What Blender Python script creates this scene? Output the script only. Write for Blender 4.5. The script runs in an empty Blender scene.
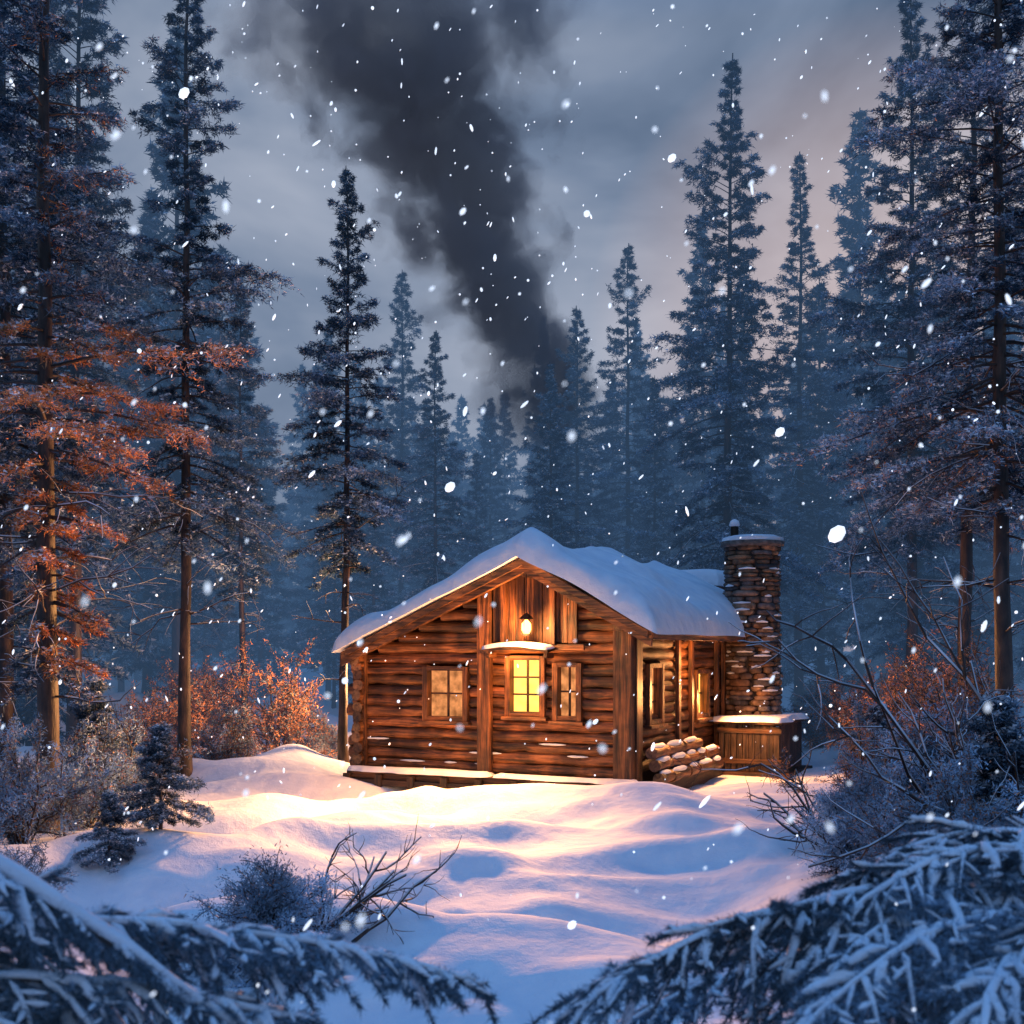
import bpy, math, numpy as np, time
from mathutils import Vector
T0=time.time()
rng=np.random.default_rng(7)
scene=bpy.context.scene
COL=scene.collection
scene.view_settings.view_transform='Standard'
# ---------------------------------------------------------------- helpers
def mat_new(name):
    m=bpy.data.materials.new(name); m.use_nodes=True
    nt=m.node_tree; b=nt.nodes.get('Principled BSDF')
    return m,nt,b
def N(nt,t,**kw):
    n=nt.nodes.new(t)
    for k,v in kw.items(): setattr(n,k,v)
    return n
def ramp(nt,stops):
    r=N(nt,'ShaderNodeValToRGB'); e=r.color_ramp.elements
    while len(e)<len(stops): e.new(0.5)
    for i,(p,c) in enumerate(stops):
        e[i].position=p; e[i].color=(*c,1)
    return r
def link_obj(o,parent=None):
    COL.objects.link(o)
    if parent: o.parent=parent
    return o
class MB:
    def __init__(s): s.V=[];s.F=[];s.M=[];s.C=[];s.n=0;s.S=[]
    def add(s,V,F,m=0,col=(1,1,1),smooth=True):
        V=np.asarray(V,float).reshape(-1,3)
        F=np.asarray(F,int); k=F.shape[1]
        s.V.append(V); s.F.append(F+s.n); s.M.append(np.full(len(F),m)); s.S.append(np.full(len(F),smooth))
        c=np.asarray(col,float)
        if c.ndim==1: c=np.tile(c,(len(V),1))
        s.C.append(c); s.n+=len(V)
    def box(s,x0,x1,y0,y1,z0,z1,m=0,col=(1,1,1)):
        V=[(x,y,z) for x in(x0,x1) for y in(y0,y1) for z in(z0,z1)]
        F=[(0,1,3,2),(4,6,7,5),(0,4,5,1),(2,3,7,6),(0,2,6,4),(1,5,7,3)]
        s.add(V,F,m,col,False)
    def tube(s,P,R,sides=6,m=0,col=(1,1,1),cap=None,jit=0.0):
        P=np.asarray(P,float); k=len(P); R=np.broadcast_to(np.asarray(R,float),(k,))
        T=np.gradient(P,axis=0); T/=np.linalg.norm(T,axis=1)[:,None]+1e-9
        up=np.array([0,0,1.]) if abs(T[0,2])<.8 else np.array([1.,0,0])
        A=np.cross(T,up); A/=np.linalg.norm(A,axis=1)[:,None]+1e-9
        B=np.cross(T,A)
        th=np.arange(sides)/sides*2*np.pi
        rr=R[:,None]*np.ones((1,sides))
        if jit: rr=rr*(1+rng.normal(0,jit,(k,sides)))
        V=P[:,None,:]+rr[:,:,None]*(np.cos(th)[None,:,None]*A[:,None,:]+np.sin(th)[None,:,None]*B[:,None,:])
        i=np.arange(k-1)[:,None]*sides; j=np.arange(sides)[None,:]; j2=(j+1)%sides
        F=np.stack([i+j,i+j2,i+sides+j2,i+sides+j],-1).reshape(-1,4)
        s.add(V.reshape(-1,3),F,m,col)
        if cap is not None:
            for e,st in((0,0),(k-1,(k-1)*sides)):
                c=P[e]; ring=V.reshape(-1,3)[st:st+sides]
                VV=np.vstack([ring,c]); FF=[(a,(a+1)%sides,sides) for a in range(sides)]
                s.add(VV,FF,cap,col,False)
    def blades(s,P,D,L,W,col,m=0):
        n=len(P)
        if n==0: return
        D=D/(np.linalg.norm(D,axis=1)[:,None]+1e-9)
        Sd=np.cross(D,rng.normal(0,1,(n,3))); Sd/=np.linalg.norm(Sd,axis=1)[:,None]+1e-9
        L=np.broadcast_to(L,(n,)); W=np.broadcast_to(W,(n,))
        V=np.empty((n,3,3)); V[:,0]=P-Sd*W[:,None]/2; V[:,1]=P+Sd*W[:,None]/2; V[:,2]=P+D*L[:,None]
        F=np.arange(n*3).reshape(n,3)
        s.add(V.reshape(-1,3),F,m,np.repeat(col,3,axis=0),False)
    def mesh(s,name,mats):
        V=np.vstack(s.V); tot=[];loops=[];mi=[];sm=[]
        for F,M,S in zip(s.F,s.M,s.S):
            tot.append(np.full(len(F),F.shape[1])); loops.append(F.reshape(-1)); mi.append(M); sm.append(S)
        tot=np.concatenate(tot); loops=np.concatenate(loops); mi=np.concatenate(mi); sm=np.concatenate(sm)
        me=bpy.data.meshes.new(name)
        me.vertices.add(len(V)); me.vertices.foreach_set('co',V.astype(np.float32).ravel())
        me.loops.add(len(loops)); me.loops.foreach_set('vertex_index',loops.astype(np.int32))
        me.polygons.add(len(tot))
        st=np.concatenate([[0],np.cumsum(tot)[:-1]])
        me.polygons.foreach_set('loop_start',st.astype(np.int32)); 
        me.polygons.foreach_set('loop_total',tot.astype(np.int32))
        me.polygons.foreach_set('material_index',mi.astype(np.int32))
        me.polygons.foreach_set('use_smooth',sm.astype(bool))
        C=np.vstack(s.C); C=np.hstack([C,np.ones((len(C),1))])
        a=me.color_attributes.new('Col','FLOAT_COLOR','POINT'); a.data.foreach_set('color',C.astype(np.float32).ravel())
        for m in mats: me.materials.append(m)
        me.update(calc_edges=True); me.validate()
        return me
    def obj(s,name,mats,parent=None):
        o=bpy.data.objects.new(name,s.mesh(name,mats)); return link_obj(o,parent)
_tab=np.random.default_rng(3).random((256,256))
def vnoise(x,y):
    x=np.asarray(x,float); y=np.asarray(y,float)
    xi=np.floor(x).astype(int); yi=np.floor(y).astype(int); fx=x-xi; fy=y-yi
    fx=fx*fx*fx*(fx*(fx*6-15)+10); fy=fy*fy*fy*(fy*(fy*6-15)+10)
    g=lambda a,b:_tab[a&255,b&255]
    return (g(xi,yi)*(1-fx)+g(xi+1,yi)*fx)*(1-fy)+(g(xi,yi+1)*(1-fx)+g(xi+1,yi+1)*fx)*fy-.5
CAB=(-2.81,23.64); TH=math.radians(-26)
def hgt(x,y):
    x=np.asarray(x,float); y=np.asarray(y,float)
    wx=x+.9*vnoise(x/2.5+7,y/2.5+1); wy=y+.6*vnoise(x/2.2+17,y/2.+4)
    h=.75*vnoise(wx/4.2+3,wy/2.6+8)+.60*vnoise(wx/2.1+31,wy/1.1+2)+.20*vnoise(wx/.95,wy/.6)+.05*vnoise(wx/.35+5,wy/.3)
    dx=(x-1.3); dy=(y-26); d=np.sqrt(dx*dx+dy*dy)
    k=np.clip((d-3.5)/4,0,1); h=h*(.3+.7*k)
    side=np.clip((np.abs(x)-7)/12,0,1); h=h+side*.5
    far=np.clip((y-30)/30,0,1); h=h+far*1.2
    h=h+.65*np.exp(-(((x+4.9)/1.6)**2+((y-25.5)/1.3)**2))
    h=h+.35*np.exp(-(((x+3.8)/1.2)**2+((y-9.0)/.9)**2))
    h=h+.28*np.exp(-(((x-.6)/2.2)**2+((y-19.4)/.7)**2))+.25*np.exp(-(((x-3.9)/1.6)**2+((y-20.8)/.7)**2))+.3*np.exp(-(((x+4.4)/1.5)**2+((y-19.5)/.8)**2))
    return h-.08
def H0(x,y): return float(hgt(x,y))
# painted haze: blue emission mixed into needles, bark and ground by distance from glade
def paint_haze(m,nt,shader,k=.025,start=11.):
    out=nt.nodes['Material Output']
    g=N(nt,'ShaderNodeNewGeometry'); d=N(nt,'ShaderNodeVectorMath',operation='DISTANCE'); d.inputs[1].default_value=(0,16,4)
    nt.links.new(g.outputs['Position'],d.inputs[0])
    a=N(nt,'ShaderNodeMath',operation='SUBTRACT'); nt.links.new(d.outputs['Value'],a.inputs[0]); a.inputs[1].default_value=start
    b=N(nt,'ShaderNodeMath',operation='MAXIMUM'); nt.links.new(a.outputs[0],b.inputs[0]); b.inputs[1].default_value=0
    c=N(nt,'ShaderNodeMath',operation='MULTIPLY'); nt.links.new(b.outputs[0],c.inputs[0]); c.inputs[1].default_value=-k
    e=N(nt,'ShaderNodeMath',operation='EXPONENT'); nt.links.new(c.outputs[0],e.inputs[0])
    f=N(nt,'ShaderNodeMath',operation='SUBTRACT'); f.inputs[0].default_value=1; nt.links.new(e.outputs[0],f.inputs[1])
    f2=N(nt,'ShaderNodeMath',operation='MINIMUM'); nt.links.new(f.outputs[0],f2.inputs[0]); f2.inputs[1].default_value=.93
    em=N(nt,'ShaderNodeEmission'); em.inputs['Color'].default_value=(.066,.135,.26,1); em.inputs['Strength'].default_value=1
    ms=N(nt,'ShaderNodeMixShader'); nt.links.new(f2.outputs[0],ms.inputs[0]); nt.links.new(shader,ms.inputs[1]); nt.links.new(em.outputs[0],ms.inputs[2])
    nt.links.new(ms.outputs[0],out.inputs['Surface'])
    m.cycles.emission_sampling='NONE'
# ---------------------------------------------------------------- materials
def make_snow(name,scale=1.0,haze=False):
    m,nt,b=mat_new(name)
    tc=N(nt,'ShaderNodeTexCoord')
    n1=N(nt,'ShaderNodeTexNoise'); n1.inputs['Scale'].default_value=3*scale; n1.inputs['Detail'].default_value=6
    n2=N(nt,'ShaderNodeTexNoise'); n2.inputs['Scale'].default_value=60*scale; n2.inputs['Detail'].default_value=2
    nt.links.new(tc.outputs['Object'],n1.inputs['Vector']); nt.links.new(tc.outputs['Object'],n2.inputs['Vector'])
    r=ramp(nt,[(.3,(.68,.74,.82)),(.7,(.84,.87,.90))]); nt.links.new(n1.outputs['Fac'],r.inputs['Fac'])
    nt.links.new(r.outputs['Color'],b.inputs['Base Color'])
    b.inputs['Roughness'].default_value=.75
    b1=N(nt,'ShaderNodeBump'); b1.inputs['Strength'].default_value=.4; b1.inputs['Distance'].default_value=.12
    b2=N(nt,'ShaderNodeBump'); b2.inputs['Strength'].default_value=.4; b2.inputs['Distance'].default_value=.014
    nt.links.new(n1.outputs['Fac'],b1.inputs['Height']); nt.links.new(n2.outputs['Fac'],b2.inputs['Height'])
    nt.links.new(b1.outputs['Normal'],b2.inputs['Normal']); nt.links.new(b2.outputs['Normal'],b.inputs['Normal'])
    if haze: paint_haze(m,nt,b.outputs[0],.022,13.)
    return m
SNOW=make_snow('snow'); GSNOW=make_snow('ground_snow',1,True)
def make_wood(name,sc,c0=(.024,.010,.005),c1=(.19,.070,.022),c2=(.44,.18,.06),haze=False):
    m,nt,b=mat_new(name)
    tc=N(nt,'ShaderNodeTexCoord'); mp=N(nt,'ShaderNodeMapping'); mp.inputs['Scale'].default_value=sc
    nt.links.new(tc.outputs['Object'],mp.inputs['Vector'])
    n=N(nt,'ShaderNodeTexNoise'); n.inputs['Scale'].default_value=1; n.inputs['Detail'].default_value=7; n.inputs['Roughness'].default_value=.65
    nt.links.new(mp.outputs['Vector'],n.inputs['Vector'])
    n3=N(nt,'ShaderNodeTexNoise'); n3.inputs['Scale'].default_value=2.2; n3.inputs['Detail'].default_value=3
    nt.links.new(tc.outputs['Object'],n3.inputs['Vector'])
    r=ramp(nt,[(.38,c0),(.5,c1),(.68,c2)]); nt.links.new(n.outputs['Fac'],r.inputs['Fac'])
    at=N(nt,'ShaderNodeVertexColor'); at.layer_name='Col'
    mx=N(nt,'ShaderNodeMix',data_type='RGBA',blend_type='MULTIPLY'); mx.inputs[0].default_value=1
    nt.links.new(r.outputs['Color'],mx.inputs[6]); nt.links.new(at.outputs['Color'],mx.inputs[7])
    mx2=N(nt,'ShaderNodeMix',data_type='RGBA',blend_type='MULTIPLY'); mx2.inputs[0].default_value=.85
    r3=ramp(nt,[(.38,(.18,.18,.20)),(.62,(1,1,1))]); nt.links.new(n3.outputs['Fac'],r3.inputs['Fac'])
    nt.links.new(mx.outputs[2],mx2.inputs[6]); nt.links.new(r3.outputs['Color'],mx2.inputs[7])
    nt.links.new(mx2.outputs[2],b.inputs['Base Color'])
    b.inputs['Roughness'].default_value=.55
    bp=N(nt,'ShaderNodeBump'); bp.inputs['Strength'].default_value=.9; bp.inputs['Distance'].default_value=.03
    nt.links.new(n.outputs['Fac'],bp.inputs['Height']); nt.links.new(bp.outputs['Normal'],b.inputs['Normal'])
    if haze: paint_haze(m,nt,b.outputs[0])
    return m
WX=make_wood('log_wood_x',(1.2,22,22)); WY=make_wood('log_wood_y',(22,1.2,22)); WZ=make_wood('plank_wood_z',(22,22,1.2))
WEND=make_wood('log_end_wood',(14,14,14),(.10,.05,.025),(.28,.15,.075),(.42,.24,.12))
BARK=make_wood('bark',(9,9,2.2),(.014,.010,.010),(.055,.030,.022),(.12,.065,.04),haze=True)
def make_foliage(name):
    m,nt,b=mat_new(name)
    at=N(nt,'ShaderNodeVertexColor'); at.layer_name='Col'
    tc=N(nt,'ShaderNodeTexCoord'); n=N(nt,'ShaderNodeTexNoise'); n.inputs['Scale'].default_value=1.3; n.inputs['Detail'].default_value=1
    nt.links.new(tc.outputs['Object'],n.inputs['Vector'])
    r=ramp(nt,[(.35,(.45,.45,.45)),(.65,(1.3,1.3,1.3))]); nt.links.new(n.outputs['Fac'],r.inputs['Fac'])
    mx=N(nt,'ShaderNodeMix',data_type='RGBA',blend_type='MULTIPLY'); mx.inputs[0].default_value=1
    nt.links.new(at.outputs['Color'],mx.inputs[6]); nt.links.new(r.outputs['Color'],mx.inputs[7])
    d=N(nt,'ShaderNodeBsdfDiffuse'); nt.links.new(mx.outputs[2],d.inputs['Color'])
    nt.nodes.remove(b)
    paint_haze(m,nt,d.outputs[0])
    return m
FOL=make_foliage('frosted_needles')
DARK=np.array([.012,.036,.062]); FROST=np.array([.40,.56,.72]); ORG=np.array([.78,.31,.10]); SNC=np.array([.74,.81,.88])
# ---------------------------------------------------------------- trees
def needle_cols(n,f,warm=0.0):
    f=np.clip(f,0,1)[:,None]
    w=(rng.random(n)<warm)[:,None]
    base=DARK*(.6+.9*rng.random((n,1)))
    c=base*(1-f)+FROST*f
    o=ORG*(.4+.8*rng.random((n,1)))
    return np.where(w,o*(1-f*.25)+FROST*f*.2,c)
def bare_branch(mb,p,d,L,r,depth,m=0,frost=.3,droop=.15):
    k=5; P=[np.array(p,float)]; d=np.array(d,float); d/=np.linalg.norm(d)
    for i in range(k):
        d=d+rng.normal(0,.16,3)-np.array([0,0,droop*.2]); d/=np.linalg.norm(d)
        P.append(P[-1]+d*L/k)
    P=np.array(P); mb.tube(P,np.linspace(r,r*.3,k+1),4,m,(1,1,1))
    if frost>0 and r>.006:
        mb.tube(P[1:]+np.array([0,0,r*.6]),np.linspace(r,r*.5,k)*.7,4,1,tuple(SNC*.8))
    if depth>0:
        for j in range(int(rng.integers(3,6))):
            i=int(rng.integers(1,k+1)); dd=d+rng.normal(0,.75,3); 
            bare_branch(mb,P[i],dd,L*rng.uniform(.35,.6),r*.5,depth-1,m,frost,droop)
def make_tree(name,H,cb,R,nb,tw=14,nbl=16,bl=.11,bw=.022,frost=.35,tr=.11,prof='spruce',dead=12,warmf=None,seed=0,dens=1.0):
    global rng
    rng=np.random.default_rng(seed)
    mb=MB()
    k=18; zz=np.linspace(-.4,H,k); wx=np.cumsum(rng.normal(0,.018,k)); wy=np.cumsum(rng.normal(0,.018,k)); wx-=wx[0]; wy-=wy[0]
    P=np.stack([wx,wy,zz],1); R_=tr*(1-.90*np.clip(zz/H,0,1)); R_[0]*=1.5; R_[1]*=1.1
    mb.tube(P,R_,9,0,(1,1,1),jit=.05)
    tp=lambda h:np.array([np.interp(h,zz,wx),np.interp(h,zz,wy),h])
    trad=lambda h:tr*(1-.86*h/H)
    for i in range(dead):
        h=rng.uniform(max(1.2,cb*.25),cb+.25*(H-cb)); a=rng.uniform(0,2*np.pi)
        bare_branch(mb,tp(h),(math.cos(a),math.sin(a),rng.uniform(-.25,.25)),rng.uniform(.5,1.6)*min(1.2,R/1.7),.018,1,0,.3)
    ga=rng.uniform(0,6)
    for i in range(nb):
        t=(i+rng.uniform(0,1))/nb
        h=cb+(H-cb)*t*.985
        if prof=='spruce': pr=(1-t)**.9*min(1,.45+3*t)+.02
        else: pr=(1-t**1.2)**.95*min(1,.5+1.8*t)*(.78+.32*math.sin(t*19+ga))+.025
        L=R*pr*rng.uniform(.35,1.2)
        if rng.random()<.14: L*=1.35
        a=ga+i*2.39996+rng.normal(0,.45)
        dh=np.array([math.cos(a),math.sin(a),0])
        el=math.radians(-8+50*t+rng.normal(0,8)); dr=.34*(1-t)+.10
        b0=tp(h); ss=np.linspace(0,1,6)
        side=np.array([-dh[1],dh[0],0]); bend=rng.normal(0,.14)
        def bp(s):
            s=np.asarray(s)[:,None]
            return b0+dh*(L*s)+side*(bend*L*s*s)+np.array([0,0,1.])*(math.tan(el)*L*s-dr*L*s*s+.10*L*s**4)
        mb.tube(bp(ss),np.linspace(max(.008,trad(h)*.28),.003,6),4,0)
        nt=max(4,int((3+L*tw)*dens))
        s=rng.uniform(.10 if prof=='spruce' else .22,1,nt)**.8
        p=bp(s)
        ang=rng.uniform(.3,1.35,nt)*rng.choice([-1,1],nt)
        td=np.cos(ang)[:,None]*dh+np.sin(ang)[:,None]*side; td[:,2]=rng.normal(-.12,.17,nt)
        lt=np.clip((.16+.36*(1-s))*L*rng.uniform(.6,1.2,nt),.07,.95)
        n=nbl
        q=rng.uniform(0,1,(nt,n))
        pos=p[:,None,:]+td[:,None,:]*(lt[:,None]*q)[:,:,None]; pos[:,:,2]-=.22*(lt[:,None]*q*q)
        pos+=rng.normal(0,.016+.009*bl/.1,pos.shape)
        D=td[:,None,:]*.7+rng.normal(0,.60,pos.shape)
        pf=pos.reshape(-1,3); Df=D.reshape(-1,3)
        up=Df[:,2]/np.linalg.norm(Df,axis=1)
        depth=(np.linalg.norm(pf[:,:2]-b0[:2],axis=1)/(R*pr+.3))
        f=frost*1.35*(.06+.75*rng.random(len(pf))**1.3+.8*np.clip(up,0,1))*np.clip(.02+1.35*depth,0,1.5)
        w=0
        if warmf is not None: 
            w=warmf(h,dh,t)
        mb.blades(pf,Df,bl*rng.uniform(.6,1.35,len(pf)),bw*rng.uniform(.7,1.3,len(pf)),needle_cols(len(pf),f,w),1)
        ns=int(nt*n*.10*frost/.35)
        if ns:
            idx=rng.integers(0,len(pf),ns); ps=pf[idx]+np.array([0,0,.035])
            Ds=rng.normal(0,1,(ns,3)); Ds[:,2]*=.15
            mb.blades(ps,Ds,bl*.8,bw*2.2,SNC*(.55+.4*rng.random((ns,1))),1)
    return mb.mesh(name,[BARK,FOL])
def place(me,name,x,y,s=1,rot=0,parent=None,dz=0,sx=1):
    o=bpy.data.objects.new(name,me); o.location=(x,y,H0(x,y)+dz); o.scale=(s*sx,s*sx,s); o.rotation_euler=(0,0,rot)
    return link_obj(o,parent)
def U(u,y): return (u-512)/1236*y
def warmL(h,dh,t):
    return .85 if (2.4<h<7.0 and dh[0]>-.1) else (.18 if (h<10.5 and dh[0]>.3) else 0.0)
t1=make_tree('tree_a',16.5,2.2,2.0,200,tw=15,nbl=28,bl=.080,bw=.015,frost=.42,tr=.15,prof='pine',dead=14,warmf=warmL,seed=11)
t2=make_tree('tree_b',17,4.6,2.0,190,tw=16,nbl=24,bl=.095,bw=.020,frost=.38,tr=.125,prof='pine',dead=16,seed=12)
t3=make_tree('tree_c',12.4,4.0,1.6,130,tw=18,nbl=22,bl=.095,bw=.020,frost=.38,tr=.10,prof='spruce',dead=12,seed=13)
t5=make_tree('tree_d',18.2,4.6,2.9,200,tw=15,nbl=26,bl=.115,bw=.024,frost=.38,tr=.15,prof='pine',dead=14,seed=15)
t7=make_tree('tree_e',17,4.6,2.7,220,tw=15,nbl=28,bl=.085,bw=.0165,frost=.50,tr=.14,prof='pine',dead=30,seed=17,warmf=lambda h,dh,t:.10 if (dh[0]<-.2 and h<7) else 0.01)
bgs=[make_tree('forest_tree_%d'%i,h,c,r,n,tw=11,nbl=15,bl=.20,bw=.050,frost=.36,tr=.15,prof='spruce',dead=4,seed=30+i) for i,(h,c,r,n) in enumerate([(15,1.0,2.6,140),(17,2.0,2.5,150),(13,.6,2.6,130),(19,2.8,2.8,160)])]
rng=np.random.default_rng(99)
place(t1,'pine_tree',U(45,16.7),16.7,1,0)
place(t2,'pine_tree',U(184,23.7),23.7,1,1.0)
place(t3,'pine_tree',U(345,25.6),25.6,1,0)
place(t5,'pine_tree',U(728,33),33,1.03,0,dz=-.3)
place(t2,'pine_tree',U(800,38),38,1.04,2.4,sx=1.15,dz=0)
place(t7,'pine_tree',U(1006,18.2),18.2,1,0)
place(t5,'pine_tree',U(910,28),28,.95,1.9)
place(t5,'pine_tree',U(-60,21),21,1.0,2.5)
place(t5,'pine_tree',U(75,27),27,1.05,.7)
place(t5,'pine_tree',U(5,22),22,1.0,3.7)
place(t7,'pine_tree',U(965,24),24,1.0,2.0)
place(t3,'pine_tree',U(245,31),31,.93,2)
place(t3,'pine_tree',U(398,47),47,1.35,5)
place(t3,'pine_tree',U(437,38),38,1.0,3)
place(t3,'pine_tree',U(580,41),41,1.14,1)
place(t3,'pine_tree',U(625,43),43,1.3,4)
place(t5,'pine_tree',U(1120,21),21,1,4.0)
place(t2,'pine_tree',U(1090,28),28,1,3.0)
forest=bpy.data.objects.new('distant_forest',None); link_obj(forest)
cnt=0
for row,(y0,y1,n,sp) in enumerate([(29,36,20,30),(37,44,26,38),(45,52,50,44),(54,64,56,52),(66,80,60,62),(84,100,60,75)]):
    for i in range(n):
        x=-sp+2*sp*(i+.5+rng.uniform(-.45,.45))/n; y=rng.uniform(y0,y1)
        u=512+1236*x/y
        if row==0 and 225<u<870: continue
        s=rng.uniform(.72,1.02)
        if row==1 and 330<u<700: s*=.62
        elif 330<u<690: s*=.76+.013*(y-45)
        elif u<250 or u>760: s*=1.15
        place(bgs[int(rng.integers(0,4))],'forest_tree',x,y,s,rng.uniform(0,6.28),forest,-.2,sx=rng.uniform(.85,1.1)); cnt+=1
print('trees',time.time()-T0,cnt)
# ---------------------------------------------------------------- bushes
def make_bush(name,h,r,n,warm,frost,seed,leaf=.05,lw=.014,nl=26,dep=2,allv=.7,spread=.6):
    global rng
    rng=np.random.default_rng(seed); mb=MB()
    def grow(p,d,L,rad,depth):
        k=4; P=[np.array(p,float)]; d=np.array(d,float)/np.linalg.norm(d)
        for i in range(k):
            d=d+rng.normal(0,.18,3); d/=np.linalg.norm(d); P.append(P[-1]+d*L/k)
        P=np.array(P); mb.tube(P,np.linspace(rad,rad*.4,k+1),4,0)
        if depth==0 or rng.random()<allv:
            q=rng.uniform(0,k,nl); i=np.minimum(q.astype(int),k-1); fr=(q-i)[:,None]
            pos=P[i]*(1-fr)+P[i+1]*fr+rng.normal(0,.035,(nl,3))
            D=d*.5+rng.normal(0,.7,(nl,3))
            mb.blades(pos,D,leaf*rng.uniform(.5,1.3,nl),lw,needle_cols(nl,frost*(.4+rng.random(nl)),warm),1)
        if depth>0:
            for j in range(5):
                i=int(rng.integers(1,k+1)); grow(P[i],d+rng.normal(0,spread,3)+[0,0,.1],L*rng.uniform(.4,.65),rad*.55,depth-1)
    for i in range(n):
        a=rng.uniform(0,6.28); e=rng.uniform(.0,1.0)
        grow((rng.normal(0,.06),rng.normal(0,.06),-.05),(math.cos(a)*e*r/h*1.2,math.sin(a)*e*r/h*1.2,1),h*rng.uniform(.4,.72),.012+.006*h,dep)
    return mb.mesh(name,[BARK,FOL])
bA=make_bush('bush_warm',2.2,1.2,16,.68,.5,51,leaf=.075,lw=.022,nl=34)
bB=make_bush('bush_frost',1.2,.40,20,.02,1.3,52,leaf=.040,lw=.012,nl=70,allv=1,spread=.5)
bC=make_bush('bush_mixed',1.5,1.3,20,.38,.9,53,leaf=.07,lw=.02,nl=44)
bD=make_bush('bush_tall',3.3,1.2,14,.66,.45,54,leaf=.075,lw=.022,nl=42,dep=2)
bE=make_bush('bush_pale',1.7,1.3,20,.12,1.1,55,leaf=.06,lw=.017,nl=60)
rng=np.random.default_rng(5)
def bush(me,u,y,s=1,name='frosted_bush',r=0): return place(me,name,U(u,y),y,s,r)
bush(bD,280,29,.95,'autumn_shrub'); bush(bA,190,28,1,'autumn_shrub',2); bush(bA,150,27,.8,'autumn_shrub',1)
bush(bC,232,25.5,.85,'frosted_bush',1); bush(bC,318,30,.8,'frosted_bush',3); bush(bA,215,32,1.2,'autumn_shrub',5)
bush(bB,272,9.9,.93,'frosted_bush')
bush(bE,85,17.8,1.0,'frosted_bush',2); bush(bE,20,15,.9,'frosted_bush',4); bush(bC,125,23,.95,'autumn_shrub',4)
bush(bC,820,29,.95,'autumn_shrub',1); bush(bA,860,27,.9,'autumn_shrub',3); bush(bD,905,24,.75,'autumn_shrub',2)
bush(bD,965,20,.8,'autumn_shrub',5); bush(bE,1000,15,1.1,'frosted_bush',2); bush(bE,900,15.5,1.0,'frosted_bush',1); bush(bA,870,17,.65,'autumn_shrub',1)
bush(bB,850,13,.9,'frosted_bush',2); bush(bE,960,11.5,.9,'frosted_bush',3); bush(bE,925,9.8,.6,'frosted_bush',3); bush(bE,1030,9.5,.9,'frosted_bush',1)
bush(bE,-20,11,.6,'frosted_bush',1)
def twigs(name,x,y,n,L,r,seed,dirx=1,el=.5):
    global rng
    rng=np.random.default_rng(seed); mb=MB()
    for i in range(n): bare_branch(mb,(rng.normal(0,.12),rng.normal(0,.1),-.05),(dirx*rng.uniform(.3,1),rng.normal(0,.3),el*rng.uniform(.5,1.4)),L*rng.uniform(.6,1.1),r,2,0,.4,-.1)
    o=mb.obj(name,[BARK,FOL]); o.location=(x,y,H0(x,y)); return o
twigs('bare_shrub',U(325,10.3),10.3,8,.92,.018,61,1,.9)
twigs('bare_shrub',U(835,15),15,6,1.5,.022,62,-1,.6)
twigs('bare_shrub',U(1030,13.0),13.0,8,2.9,.035,63,-1,1.3)
sap=make_tree('young_fir',1.7,.15,.85,60,tw=30,nbl=30,bl=.06,bw=.014,frost=.75,tr=.035,prof='spruce',dead=0,seed=71)
place(sap,'young_fir',U(160,15.2),15.2,.75,0); place(sap,'young_fir',U(1000,12.5),12.5,1.1,2); place(sap,'young_fir',U(95,19),19,1.0,1)
place(sap,'young_fir',U(880,18),18,1.0,1); place(sap,'young_fir',U(110,14.5),14.5,.5,3)
print('bush',time.time()-T0)
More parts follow.
